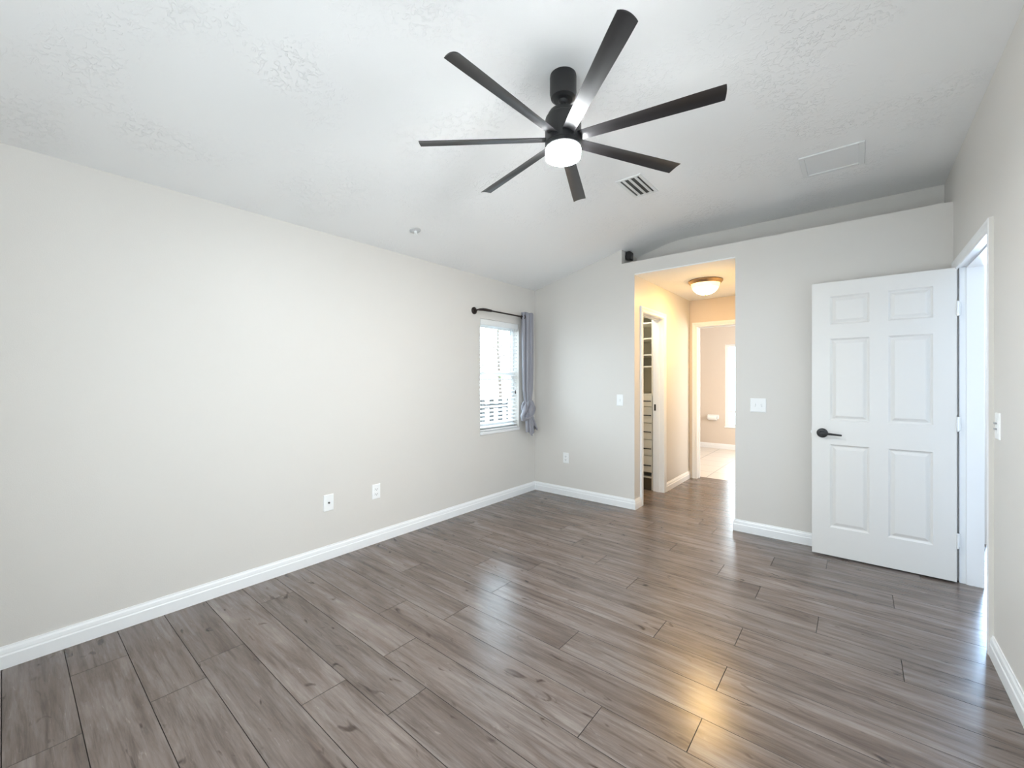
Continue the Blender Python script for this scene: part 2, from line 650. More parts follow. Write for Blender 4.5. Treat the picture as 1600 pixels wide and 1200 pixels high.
DY0, DY1, DH = 3.052, 3.944, 2.047          # doorway in the right wall
b = MB()
b.box(XR, XR + TW, YR - 0.1, 0.35, 0, ZC + 0.01)
b.box(XR, XR + TW, 2.05, DY0, 0, ZC + 0.01)
b.box(XR, XR + TW, 0.35, 2.05, 0, 0.55)  # opening added out of view to let light in
b.box(XR, XR + TW, 0.35, 2.05, 2.05, ZC + 0.01)
b.box(XR, XR + TW, DY1 + 0.034, YN + 0.1, 0, ZC + 0.01)
b.box(XR, XR + TW, DY0, DY1 + 0.034, DH, ZC + 0.01)
struct('wall_right', b, M['wall'], 'greige right wall with the doorway and a switch', 'wall')

b = MB()
RX0, RX1, RZB, RZ = -1.7, 0.2, 0.08, 2.1
b.box(XL, RX0, YR - 0.1, YR, 0, ZL + 0.004)
b.box(RX0, RX1, YR - 0.1, YR, 0, RZB)
b.prism([(RX0, RZ), (RX1, RZ), (RX1, ZC + 0.01), (XK, ZC + 0.01), (RX0, slope_z(RX0) + 0.004)], 'y', YR - 0.1, YR)
b.box(RX1, XR, YR - 0.1, YR, 0, ZC + 0.01)
struct('wall_rear', b, M['wall'], 'greige wall behind the viewer with a wide opening added for light', 'wall')

b = MB()
bend = []
for k in range(13):                          # the slope rolls softly into the flat
    q = -1 + k / 6
    bend.append((XK + 0.10 * q, ZC - 0.2485 * 0.10 * (1 - q) ** 2 / 4))
b.prism([(XL - 0.16, slope_z(XL - 0.16))] + bend + [(XR + TW, ZC), (XR + TW, ZC + 0.1), (XL - 0.16, ZC + 0.1)], 'y', YR - 0.1, YN + 0.1)
struct('ceiling', b, M['ceiling'], 'white knockdown ceiling sloping down to the left wall', 'ceiling', smooth=True)

# ---- hall
CY0, CY1, CH = 4.285, 4.902, 2.030          # closet doorway in the hall's left wall
b = MB()
b.box(OX0 - TW, OX0, YB + TW, CY0, 0, OZ)
b.box(OX0 - TW, OX0, CY1, HY + TW, 0, OZ)
b.box(OX0 - TW, OX0, CY0, CY1, CH, OZ)
struct('wall_hall_left', b, M['wall'], 'hall wall on the left pierced by the closet doorway', 'wall')
BX0, BX1, BH = -1.655, -0.895, 2.03         # bathroom doorway in the hall's end wall
b = MB()
b.box(OX0, BX0, HY, HY + TW, 0, OZ)
b.box(BX1, OX1 + TW, HY, HY + TW, 0, OZ)
b.box(BX0, BX1, HY, HY + TW, BH, OZ)
struct('wall_hall_end', b, M['bath_wall'], 'hall end wall around the bathroom doorway', 'wall')
b = MB().box(OX1, OX1 + TW, YB + TW, HY, 0, OZ)
struct('wall_hall_right', b, M['wall'], 'plain hall wall on the right of the opening', 'wall')
b = MB().box(OX0 - TW, OX1 + TW, YN + 0.1, HY + TW, OZ, OZ + 0.08)
b.box(OX0, OX1, YB + 0.002, YN + 0.1, OZ, OZ + 0.012)
struct('ceiling_hall', b, M['ceiling'], 'low white hall ceiling with the dome light', 'ceiling')

# ---- closet
b = MB()
b.box(-2.75, -2.65, YB + TW, 5.65, 0, OZ)
b.box(-2.65, OX0 - TW, 5.55, 5.65, 0, OZ)
struct('wall_closet', b, M['wall'], 'closet walls behind the cream organizer', 'wall')
b = MB().box(-2.75, OX0 - TW, YN + 0.1, 5.65, OZ, OZ + 0.08)
struct('ceiling_closet', b, M['ceiling'], 'closet ceiling above the organizer', 'ceiling')

# ---- bathroom
BYB = 8.775
BW = (-1.950, -1.20, 0.43, 2.00)
b = MB()
b.box(-3.1, BW[0], BYB, BYB + 0.15, 0, OZ)
b.box(BW[1], 0.7, BYB, BYB + 0.15, 0, OZ)
b.box(BW[0], BW[1], BYB, BYB + 0.15, 0, BW[2])
b.box(BW[0], BW[1], BYB, BYB + 0.15, BW[3], OZ)
struct('wall_bath_back', b, M['bath_wall'], 'beige bathroom wall with window and paper holder', 'wall')
b = MB()
b.box(-3.1, -3.0, HY + TW, BYB, 0, OZ)
b.box(-3.0, OX0, HY, HY + TW, 0, OZ)
struct('wall_bath_left', b, M['bath_wall'], 'beige bathroom wall behind the toilet', 'wall')
b = MB()
b.box(0.4, 0.5, HY + TW, 6.7, 0, OZ)
b.box(0.4, 0.5, 8.0, BYB, 0, OZ)
b.box(0.4, 0.5, 6.7, 8.0, 0, 0.8)
b.box(0.4, 0.5, 6.7, 8.0, 2.1, OZ)
b.box(OX1 + TW, 0.5, HY, HY + TW, 0, OZ)
struct('wall_bath_right', b, M['bath_wall'], 'beige bathroom wall with a side opening added for light', 'wall')
b = MB().box(-3.1, 0.5, HY + TW, BYB + 0.15, OZ, OZ + 0.08)
struct('ceiling_bath', b, M['ceiling'], 'white bathroom ceiling', 'ceiling')
b = MB().box(-3.1, 0.5, 6.045, BYB + 0.15, -0.06, 0.0)
struct('floor_bath', b, M['tile'], 'cream tiled bathroom floor beyond the hall', 'floor')

# ---- passage beyond the open door
b = MB()
b.box(XR + TW, 0.80, 5.0, 5.1, 0, 2.5)
b.box(0.70, 0.80, 5.1, 8.5, 0, 2.5)
b.box(XR + TW, 2.3, 2.4, 2.5, 0, 2.5)
b.box(2.2, 2.3, 2.5, 3.2, 0, 2.5)
b.box(2.2, 2.3, 4.8, 8.5, 0, 2.5)
b.box(2.2, 2.3, 3.2, 4.8, 0, 0.8)
b.box(2.2, 2.3, 3.2, 4.8, 2.0, 2.5)
b.box(0.70, 1.0, 8.5, 8.6, 0, 2.5)
b.box(2.0, 2.3, 8.5, 8.6, 0, 2.5)
b.box(1.0, 2.0, 8.5, 8.6, 2.1, 2.5)
struct('wall_passage', b, M['wall'], 'passage walls beyond the open white door', 'wall')
b = MB().box(XR + TW, 2.3, 2.4, 8.6, 2.5, 2.58)
struct('floor_passage', MB().box(0.70, 2.5, 6.045, 8.7, -0.06, -0.001), M['paving'], 'pale passage floor far beyond the open door', 'floor')
struct('ceiling_passage', b, M['ceiling'], 'passage ceiling beyond the open door', 'ceiling')

# ---- baseboards
BP = [(0, 0), (0.016, 0), (0.016, 0.058), (0.0125, 0.064), (0.0125, 0.070), (0.0105, 0.084), (0.006, 0.092), (0.005, 0.099), (0, 0.099)]
struct('baseboard_left', MB().sweep([(XL, YR), (XL, YB)], BP), M['trim'], 'white baseboard along the long left wall', 'baseboard')
struct('baseboard_back', MB().sweep([(XL, YB), (OX0, YB), (OX0, CY0 - 0.062)], BP), M['trim'],
       'white baseboard below the back wall outlet, turning into the hall', 'baseboard')
struct('baseboard_back_right', MB().sweep([(OX1, HY - 0.02), (OX1, YB), (XR, YB)], BP), M['trim'],
       'white baseboard running behind the open door', 'baseboard')
struct('baseboard_right', MB().sweep([(XR, DY0 - 0.064), (XR, YR)], BP), M['trim'],
       'white baseboard at the right wall under the switch', 'baseboard')
struct('baseboard_hall', MB().sweep([(OX0, CY1 + 0.062), (OX0, HY)], BP), M['trim'],
       'white baseboard between closet and bathroom doorways', 'baseboard')
struct('baseboard_bath', MB().sweep([(-3.0, BYB), (0.4, BYB)], BP), M['trim'], 'cream baseboard at the bathroom far wall', 'baseboard')

# ---- door casings and jambs
CP = [(0, 0), (0, 0.010), (0.006, 0.014), (0.016, 0.015), (0.022, 0.011), (0.030, 0.012), (0.044, 0.018), (0.058, 0.018), (0.060, 0.014), (0.060, 0)]


def jamb(P, s0, s1, h, d0, d1, stop, d2=None, t2=0.006):
    """lining of a doorway, P(s, z, d) as for the casing; d runs into the wall"""
    m = MB()

    def bx(sa, sb, za, zb, da, db):
        p, q = P(sa, za, da), P(sb, zb, db)
        m.box(min(p[0], q[0]), max(p[0], q[0]), min(p[1], q[1]), max(p[1], q[1]), min(p[2], q[2]), max(p[2], q[2]), 0.0012, 1)
    t = 0.006
    bx(s0 - t, s0 + 0.004, 0, h, d0, d1)
    bx(s1 - 0.004, s1 + t2, 0, h, d0 if d2 is None else d2, d1)
    bx(s0, s1, h - 0.004, h + t, d0, d1)
    a, c = stop
    bx(s0 + 0.004, s0 + 0.014, 0, h - 0.004, a, c)
    bx(s1 - 0.014, s1 - 0.004, 0, h - 0.004, a, c)
    bx(s0 + 0.014, s1 - 0.014, h - 0.014, h - 0.004, a, c)
    return m


def P_right(s, z, d): return (XR - d, s, z)
def P_closet(s, z, d): return (OX0 + d, s, z)
def P_bath(s, z, d): return (s, HY - d, z)


struct('trim_1', MB().casing(P_right, DY0, DY1, 2.030, CP), M['trim'], 'moulded white casing around the entry doorway at right', 'door casing')
struct('trim_2', jamb(P_right, DY0, DY1, 2.047, 0.0, -TW, (-0.040, -TW + 0.002), -0.0095, 0.018), M['trim'], 'white door jamb lining beside the open door', 'door jamb')
struct('trim_3', MB().casing(P_closet, CY0, CY1, CH, CP), M['trim'], 'white casing around the closet doorway in the hall', 'door casing')
struct('trim_7', MB().box(XR - 0.0165, XR, DY0 - 0.0640, DY0 - 0.0602, 0, 2.030 + 0.058), M['wall'], 'greige strip standing in for the shaded outer edge of the entry doorway casing', 'door casing')  # wall-coloured strip added so the casing's outer edge reads as shaded
t4 = struct('trim_4', jamb(P_closet, CY0, CY1, CH, 0.0, -TW, (-0.045, -0.080)), M['trim'], 'white closet doorway jamb with black strike plate', 'door jamb')
struct('trim_5', MB().casing(P_bath, BX0, BX1, BH - 0.006, CP), M['trim'], 'white casing around the bathroom doorway at hall end', 'door casing')
struct('trim_6', jamb(P_bath, BX0, BX1, BH, 0.0, -TW, (-0.060, -0.095)), M['trim'], 'white jamb of the bathroom doorway', 'door jamb')
sp = MB().box(-1.855, -1.836, 4.889, 4.8985, 0.955, 1.03, 0.002, 1).build('strike_plate', M['black_metal'], t4)
sp['label'] = 'black strike plate'

# ---- the small window: frame, sashes, panes, sill
wd = thing('window_1', (XL - 0.11, (WIN[0] + WIN[1]) / 2, WIN[2]), 'small white window behind blinds in the left wall', 'window', kind='structure')
y0, y1, z0, z1 = WIN
xf0, xf1 = XL - 0.118, XL - 0.070
m = MB()
m.box(xf0, xf1, y0, y0 + 0.026, z0 + 0.03, z1); m.box(xf0, xf1, y1 - 0.026, y1, z0 + 0.03, z1)
m.box(xf0, xf1, y0 + 0.026, y1 - 0.026, z1 - 0.04, z1); m.box(xf0, xf1, y0 + 0.026, y1 - 0.026, z0 + 0.03, z0 + 0.07)
m.build('window_frame', M['vinyl'], wd)
zm = (z0 + z1) / 2 + 0.03
for (za, zb, dx) in ((zm - 0.02, z1 - 0.04, 0.0), (z0 + 0.07, zm + 0.02, 0.018)):
    m = MB()
    xa, xb = xf0 + 0.008 + dx, xf0 + 0.026 + dx
    m.box(xa, xb, y0 + 0.026, y0 + 0.048, za, zb); m.box(xa, xb, y1 - 0.048, y1 - 0.026, za, zb)
    m.box(xa, xb, y0 + 0.048, y1 - 0.048, za, za + 0.035); m.box(xa, xb, y0 + 0.048, y1 - 0.048, zb - 0.035, zb)
    s = m.build('sash', M['vinyl'], wd)
    MB().box((xa + xb) / 2 - 0.002, (xa + xb) / 2 + 0.002, y0 + 0.048, y1 - 0.048, za + 0.035, zb - 0.035).build('window_pane', M['glass'], s)
MB().box(xf0, XL + 0.012, y0 - 0.004, y1 + 0.004, z0 - 0.002, z0 + 0.026, 0.004).build('window_sill', M['trim'], wd)

# ---- glazing added behind the camera to let light in: sliding door and side window
def glazed(name, P, s0, s1, z0, z1, mullions, label, cat, loc):
    t = thing(name, loc, label, cat, kind='structure')
    m = MB()

    def bx(mm, sa, sb, za, zb, da, db):
        p, q = P(sa, za, da), P(sb, zb, db)
        mm.box(min(p[0], q[0]), max(p[0], q[0]), min(p[1], q[1]), max(p[1], q[1]), min(p[2], q[2]), max(p[2], q[2]))
    e = 0.04
    bx(m, s0, s0 + e, z0, z1, 0.02, 0.08); bx(m, s1 - e, s1, z0, z1, 0.02, 0.08)
    bx(m, s0 + e, s1 - e, z0, z0 + e, 0.02, 0.08); bx(m, s0 + e, s1 - e, z1 - e, z1, 0.02, 0.08)
    for c_ in mullions:
        bx(m, c_ - e / 2, c_ + e / 2, z0 + e, z1 - e, 0.03, 0.07)
    m.build('window_frame', M['vinyl'], t)
    g_ = MB()
    bx(g_, s0 + e, s1 - e, z0 + e, z1 - e, 0.048, 0.052)
    g_.build('window_pane', M['glass'], t)


glazed('added_glass_door', lambda s, z, d: (s, YR - d, z), RX0, RX1, RZB, RZ, [(RX0 + RX1) / 2], 'white sliding glass door added behind the viewer for light', 'door', ((RX0 + RX1) / 2, YR, RZB))
glazed('added_window', lambda s, z, d: (XR + d, s, z), 0.35, 2.05, 0.55, 2.05, [1.2], 'wide white window added beside the viewer for light', 'window', (XR, 1.2, 0.55))

# ---- bathroom window
wb = thing('window_2', ((BW[0] + BW[1]) / 2, BYB + 0.08, BW[2]), 'tall bright bathroom window cut off by the opening edge', 'window', kind='structure')
m = MB()
ya, yb_ = BYB + 0.06, BYB + 0.11
m.box(BW[0], BW[0] + 0.045, ya, yb_, BW[2], BW[3]); m.box(BW[1] - 0.045, BW[1], ya, yb_, BW[2], BW[3])
m.box(BW[0] + 0.045, BW[1] - 0.045, ya, yb_, BW[2], BW[2] + 0.045); m.box(BW[0] + 0.045, BW[1] - 0.045, ya, yb_, BW[3] - 0.045, BW[3])
m.box(BW[0] + 0.045, BW[1] - 0.045, ya, yb_, 0.70, 0.73)
m.build('window_frame', M['vinyl'], wb)
MB().box(BW[0] + 0.045, BW[1] - 0.045, ya + 0.02, ya + 0.025, BW[2] + 0.045, BW[3] - 0.045).build('window_pane', M['glass'], wb)
MB().box(BW[0] - 0.01, BW[1] + 0.01, BYB - 0.015, ya, BW[2] - 0.02, BW[2] + 0.004, 0.003).build('window_sill', M['trim'], wb)

# ================================================================== OPEN DOOR
DX0, DX1 = -0.267, 0.4945
DYF, DT = 3.907, 0.035
dr = thing('door_1', (DX1, DYF + DT / 2, 0.012), 'white six-panel door standing open against the back wall', 'door', kind='structure')


def door_slab(x0, x1, yf, yb, z0, z1, cols, rows):
    b2 = bmesh.new()
    xs = [x0] + [c for p in cols for c in p] + [x1]
    zs = [z0] + [c for p in rows for c in p] + [z1]
    for side, ys in ((-1, yf), (1, yb)):
        for i in range(len(xs) - 1):
            for j in range(len(zs) - 1):
                xa, xb, za, zb = xs[i], xs[i + 1], zs[j], zs[j + 1]
                if i % 2 == 1 and j % 2 == 1:
                    prev = None
                    for ins, dep in ((0, 0), (0.003, 0.004), (0.011, 0.0115), (0.017, 0.0115), (0.034, 0.0035), (0.037, 0.0028)):
                        y = ys - side * dep
                        ring = [b2.verts.new(p) for p in ((xa + ins, y, za + ins), (xb - ins, y, za + ins), (xb - ins, y, zb - ins), (xa + ins, y, zb - ins))]
                        if prev:
                            for q in range(4):
                                b2.faces.new((prev[q], prev[(q + 1) % 4], ring[(q + 1) % 4], ring[q]))
                        prev = ring
                    b2.faces.new(prev)
                else:
                    b2.faces.new([b2.verts.new(p) for p in ((xa, ys, za), (xb, ys, za), (xb, ys, zb), (xa, ys, zb))])
    for i in range(len(xs) - 1):
        for z in (z0, z1):
            b2.faces.new([b2.verts.new(p) for p in ((xs[i], yf, z), (xs[i + 1], yf, z), (xs[i + 1], yb, z), (xs[i], yb, z))])
    for j in range(len(zs) - 1):
        for x in (x0, x1):
            b2.faces.new([b2.verts.new(p) for p in ((x, yf, zs[j]), (x, yf, zs[j + 1]), (x, yb, zs[j + 1]), (x, yb, zs[j]))])
    bmesh.ops.remove_doubles(b2, verts=b2.verts, dist=1e-5)
    bmesh.ops.recalc_face_normals(b2, faces=b2.faces)
    m = MB()
    m.join(b2)
    return m


door_slab(DX0, DX1, DYF, DYF + DT, 0.012, 2.040, [(-0.158, 0.066), (0.164, 0.386)],
          [(0.222, 0.837), (1.014, 1.620), (1.726, 1.934)]).build('door_leaf', M['door'], dr)
m = MB()
m.lathe([(0, 0), (0.035, 0), (0.035, 0.006), (0.031, 0.012), (0.017, 0.015), (0.0125, 0.020), (0.0125, 0.052), (0, 0.052)], (-0.2035, DYF, 0.918), '-y', 32)
m.tube([(-0.208, DYF - 0.045, 0.918), (-0.180, DYF - 0.046, 0.917), (-0.13, DYF - 0.045, 0.914), (-0.088, DYF - 0.043, 0.911)], [0.010, 0.009, 0.0075, 0.006], 12)
h = m.build('door_handle', M['black_metal'], dr, smooth=True)
h['label'] = 'black lever handle'
m = MB()
m.lathe([(0, 0), (0.035, 0), (0.035, 0.006), (0.031, 0.012), (0.017, 0.015), (0.0125, 0.020), (0.0125, 0.052), (0, 0.052)], (-0.2035, DYF + DT, 0.918), 'y', 32)
m.tube([(-0.208, DYF + DT + 0.045, 0.918), (-0.13, DYF + DT + 0.045, 0.914), (-0.088, DYF + DT + 0.043, 0.911)], [0.010, 0.0075, 0.006], 12)
m.build('door_handle', M['black_metal'], dr, smooth=True)
m = MB()
m.box(DX0 - 0.0015, DX0, DYF + 0.006, DYF + DT - 0.006, 0.88, 0.955)
m.box(DX0 - 0.009, DX0, DYF + 0.010, DYF + 0.024, 0.912, 0.930, 0.003, 2)
m.build('latch', M['white_metal'], dr)
for zc in (1.775, 1.029, 0.275):
    m = MB()
    m.box(DX1 - 0.001, DX1 + 0.020, DYF + 0.022, DYF + 0.026, zc - 0.045, zc + 0.045, 0.002, 1)
    m.tube([(DX1 + 0.003, DYF - 0.003, zc - 0.047), (DX1 + 0.003, DYF - 0.003, zc + 0.047)], 0.0058, 12)
    m.box(DX1 - 0.001, DX1 + 0.005, DYF - 0.003, DYF + 0.026, zc - 0.045, zc + 0.045)
    m.build('hinge', M['white_metal'], dr, smooth=True)

# ================================================================== CEILING FAN
FC = Vector((-1.0905, 1.7091, 0))
fan = thing('ceiling_fan', (FC.x, FC.y, ZC), 'large black seven-blade ceiling fan with a lit drum light', 'ceiling fan')
MB().lathe([(0, ZC), (0.062, ZC), (0.0635, ZC - 0.010), (0.0635, ZC - 0.085), (0.058, ZC - 0.108), (0.045, ZC - 0.118), (0.020, ZC - 0.119), (0, ZC - 0.119)],
           FC, 'z', 48).build('canopy', M['black_metal'], fan, smooth=True)
m = MB()
m.lathe([(0, 2.668), (0.022, 2.666), (0.024, 2.655), (0.020, 2.645), (0.0135, 2.640), (0.0135, 2.612), (0.021, 2.606), (0.021, 2.590), (0, 2.590)], FC, 'z', 32)
m.build('downrod', M['black_metal'], fan, smooth=True)
mh = MB().lathe([(0, 2.604), (0.050, 2.604), (0.066, 2.597), (0.074, 2.584), (0.076, 2.572), (0.084, 2.566), (0.086, 2.555), (0.086, 2.445), (0.080, 2.440), (0, 2.440)],
                FC, 'z', 64).build('motor_housing', M['black_metal'], fan, smooth=True)
MB().lathe([(0, 2.4425), (0.0845, 2.4425), (0.0865, 2.440), (0.0865, 2.424), (0.083, 2.421), (0, 2.421)], FC, 'z', 64).build('light_collar', M['black_metal'], fan, smooth=True)


def blade_mesh():
    R0, R1, pitch = 0.070, 0.696, math.radians(-13.3)
    rows_t, rows_b = [], []
    n, k = 14, 9
    for i in range(n + 1):
        f = i / n
        r = R0 + (R1 - R0) * f
        hw = 0.0285 + (0.0385 - 0.0285) * min(1, f * 1.15)
        top, bot = [], []
        for j in range(k):
            s = -1 + 2 * j / (k - 1)
            camber = 0.0075 * (1 - s * s)
            th = 0.0030 * max(0.25, 1 - s ** 4)
            yy, zz = s * hw, camber
            rr = r
            if i == n:
                rr += 0.004 * (1 - s * s) - 0.004 * s
            y2 = yy * math.cos(pitch) - zz * math.sin(pitch)
            z2 = yy * math.sin(pitch) + zz * math.cos(pitch)
            top.append((rr, y2, z2 + th))
            bot.append((rr, y2, z2 - th))
        rows_t.append(top)
        rows_b.append(bot)
    b2 = bmesh.new()
    T = [[b2.verts.new(p) for p in r] for r in rows_t]
    B = [[b2.verts.new(p) for p in r] for r in rows_b]
    for i in range(n):
        for j in range(k - 1):
            b2.faces.new((T[i][j], T[i + 1][j], T[i + 1][j + 1], T[i][j + 1]))
            b2.faces.new((B[i][j], B[i][j + 1], B[i + 1][j + 1], B[i + 1][j]))
        b2.faces.new((T[i][0], B[i][0], B[i + 1][0], T[i + 1][0]))
        b2.faces.new((T[i][-1], T[i + 1][-1], B[i + 1][-1], B[i][-1]))
    for j in range(k - 1):
        b2.faces.new((T[0][j], T[0][j + 1], B[0][j + 1], B[0][j]))
        b2.faces.new((T[n][j], B[n][j], B[n][j + 1], T[n][j + 1]))
    bmesh.ops.recalc_face_normals(b2, faces=b2.faces)
    return b2


m = MB()
m.join(blade_mesh())
bl0 = m.build('blade', M['blade'], None, smooth=True, angle=50)
bl0.parent = fan
bl0.location = (0, 0, 2.465 - ZC)
bl0.rotation_euler = (0, 0, math.radians(10.95))
for i in range(1, 7):
    c = bl0.copy()
    COL.objects.link(c)
    c.parent = fan
    c.rotation_euler = (0, 0, math.radians(10.95 + 360 / 7 * i))
lm = MB().lathe([(0, 2.4205), (0.0815, 2.4205), (0.0835, 2.418), (0.0835, 2.385), (0.081, 2.378), (0.070, 2.3735), (0, 2.372)], FC, 'z', 48)
d = lm.build('lamp_diffuser', M['fan_lamp'], fan, smooth=True)
d['label'] = 'glowing frosted drum diffuser'
d.data.materials.append(M['fan_lamp_side'])
for f_ in d.data.polygons:
    if f_.normal.z > -0.6:
        f_.material_index = 1

# ================================================================== CEILING FITTINGS
# supply register with curved louvres
v = thing('ceiling_vent', (-1.277, 3.031, ZC), 'small white louvred air vent in the ceiling beside the fan', 'vent')
vx0, vx1, vy0, vy1 = -1.372, -1.182, 2.856, 3.206
m = MB()
zf = ZC - 0.007
fr = 0.024
m.box(vx0, vx0 + fr, vy0, vy1, zf, ZC, 0.002, 1); m.box(vx1 - fr, vx1, vy0, vy1, zf, ZC, 0.002, 1)
m.box(vx0 + fr, vx1 - fr, vy0, vy0 + fr, zf, ZC, 0.002, 1); m.box(vx0 + fr, vx1 - fr, vy1 - fr, vy1, zf, ZC, 0.002, 1)
m.build('frame', M['white_metal'], v)
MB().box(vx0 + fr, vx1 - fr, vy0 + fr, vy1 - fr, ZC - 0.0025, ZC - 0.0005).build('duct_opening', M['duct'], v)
for q in range(3):
    xq = vx0 + fr + 0.016 + q * 0.046
    rows = []
    for yy in (vy0 + fr, vy1 - fr):
        rows.append([(xq + 0.034 * math.sin(a), yy, ZC - 0.003 - 0.022 * (1 - math.cos(a))) for a in [k * 0.22 for k in range(7)]])
    mm = MB().grid(rows)
    bmesh.ops.solidify(mm.bm, geom=mm.bm.faces[:], thickness=0.0015)
    mm.build('louvre', M['white_metal'], v, smooth=True)

# return grille / access panel
g = thing('ceiling_access_panel', (-0.131, 3.50, ZC), 'square white framed panel in the ceiling near the right wall', 'ceiling panel')
gx0, gx1, gy0, gy1 = -0.300, 0.036, 3.325, 3.668
m = MB()
fr = 0.030
zf = ZC - 0.010
m.box(gx0, gx0 + fr, gy0, gy1, zf, ZC, 0.002, 1); m.box(gx1 - fr, gx1, gy0, gy1, zf, ZC, 0.002, 1)
m.box(gx0 + fr, gx1 - fr, gy0, gy0 + fr, zf, ZC, 0.002, 1); m.box(gx0 + fr, gx1 - fr, gy1 - fr, gy1, zf, ZC, 0.002, 1)
m.build('frame', M['white_metal'], g)
MB().box(gx0 + fr, gx1 - fr, gy0 + fr, gy1 - fr, ZC - 0.004, ZC).build('panel', M['grille'], g)

# fire sprinkler on the slope
ang = math.atan(0.2485)
sx, sy = -2.655, 2.038
sk = thing('fire_sprinkler', (sx, sy, slope_z(sx)), 'small white fire sprinkler on the sloped ceiling left of fan', 'sprinkler', rot=(0, -ang, 0))
T = Matrix.Translation((sx, sy, slope_z(sx))) @ Matrix.Rotation(-ang, 4, 'Y')


def placed(mb, T):
    bmesh.ops.transform(mb.bm, matrix=T, verts=mb.bm.verts[:])
    return mb


placed(MB().lathe([(0, 0), (0.043, 0), (0.043, -0.003), (0.036, -0.007), (0.020, -0.009), (0, -0.009)], (0, 0, 0), 'z', 32), T).build('escutcheon', M['sprinkler'], sk, smooth=True)
m = MB()
m.lathe([(0, -0.009), (0.011, -0.009), (0.011, -0.022), (0.006, -0.026), (0, -0.026)], (0, 0, 0), 'z', 20)
m.tube([(0.011, 0, -0.012), (0.013, 0, -0.030), (0.004, 0, -0.044)], 0.0025, 8)
m.tube([(-0.011, 0, -0.012), (-0.013, 0, -0.030), (-0.004, 0, -0.044)], 0.0025, 8)
m.lathe([(0, -0.043), (0.015, -0.043), (0.015, -0.0455), (0, -0.0455)], (0, 0, 0), 'z', 20)
placed(m, T).build('sprinkler_head', M['plastic'], sk, smooth=True)

# ================================================================== SWITCHES AND OUTLETS
def plate_frame(P, w, h):
    """wall plate with softened edge, P(s, z, d)"""
    b2 = bmesh.new()
    prev = None
    for ins, d in ((0, 0), (0, 0.0025), (0.0015, 0.0045), (0.004, 0.0058)):
        ring = [b2.verts.new(P(s, z, d)) for s, z in ((-w / 2 + ins, -h / 2 + ins), (w / 2 - ins, -h / 2 + ins), (w / 2 - ins, h / 2 - ins), (-w / 2 + ins, h / 2 - ins))]
        if prev:
            for q in range(4):
                b2.faces.new((prev[q], prev[(q + 1) % 4], ring[(q + 1) % 4], ring[q]))
        prev = ring
    b2.faces.new(prev)
    bmesh.ops.recalc_face_normals(b2, faces=b2.faces)
    m = MB()
    m.join(b2)
    return m


def pbox(m, P, s0, s1, z0, z1, d0, d1, bev=0.0008):
    a, c = P(s0, z0, d0), P(s1, z1, d1)
    m.box(min(a[0], c[0]), max(a[0], c[0]), min(a[1], c[1]), max(a[1], c[1]), min(a[2], c[2]), max(a[2], c[2]), bev, 1)
    return m


def onwall(wall, s, z):
    if wall == 'back':
        return (lambda a, b, d: (s + a, YB - d, z + b)), (s, YB, z)
    if wall == 'left':
        return (lambda a, b, d: (XL + d, s + a, z + b)), (XL, s, z)
    return (lambda a, b, d: (XR - d, s + a, z + b)), (XR, s, z)


def toggle(P, t, s, z=0.0, up=True, mat='plastic', label=None):
    m = MB()
    pbox(m, P, s - 0.005, s + 0.005, z - 0.012, z + 0.012, 0.004, 0.0075)
    if up:
        pbox(m, P, s - 0.0042, s + 0.0042, z + 0.001, z + 0.013, 0.006, 0.017)
    else:
        pbox(m, P, s - 0.0042, s + 0.0042, z - 0.013, z - 0.001, 0.006, 0.017)
    o = m.build('toggle', M[mat], t)
    if label: o['label'] = label
    return o


def light_switch(wall, s, z, label, gangs=1):
    P, loc = onwall(wall, s, z)
    w = 0.072 if gangs == 1 else 0.118
    t = thing('light_switch', loc, label, 'light switch', 'wall switches')
    plate_frame(P, w, 0.118).build('wall_plate', M['plastic'], t)
    for q in range(gangs):
        sq = 0 if gangs == 1 else (-0.023 + 0.046 * q)
        m = MB()
        pbox(m, P, sq - 0.0055, sq + 0.0055, -0.0125, 0.0125, 0.0055, 0.0062, 0)
        m.build('slot', M['slot'], t)
        toggle(P, t, sq, 0, q == 0)
    return t


def outlet(s, z, wall, label):
    P, loc = onwall(wall, s, z)
    t = thing('wall_outlet', loc, label, 'outlet', 'wall outlets')
    plate_frame(P, 0.074, 0.118).build('wall_plate', M['plastic'], t)
    for dz in (-0.0195, 0.0195):
        m = MB()
        pbox(m, P, -0.0165, 0.0165, dz - 0.014, dz + 0.014, 0.005, 0.0072, 0.002)
        r = m.build('receptacle', M['plastic'], t)
        m = MB()
        pbox(m, P, -0.0085, -0.0055, dz - 0.004, dz + 0.006, 0.0070, 0.0076, 0)
        pbox(m, P, 0.0055, 0.0085, dz - 0.004, dz + 0.006, 0.0070, 0.0076, 0)
        pbox(m, P, -0.0025, 0.0025, dz - 0.011, dz - 0.006, 0.0070, 0.0076, 0)
        m.build('slots', M['slot'], r)
    return t


light_switch('back', -1.908, 1.106, 'single white light switch on the back wall left of the hall opening')
light_switch('back', -0.651, 1.100, 'double white switch plate on the back wall between opening and door', 2)
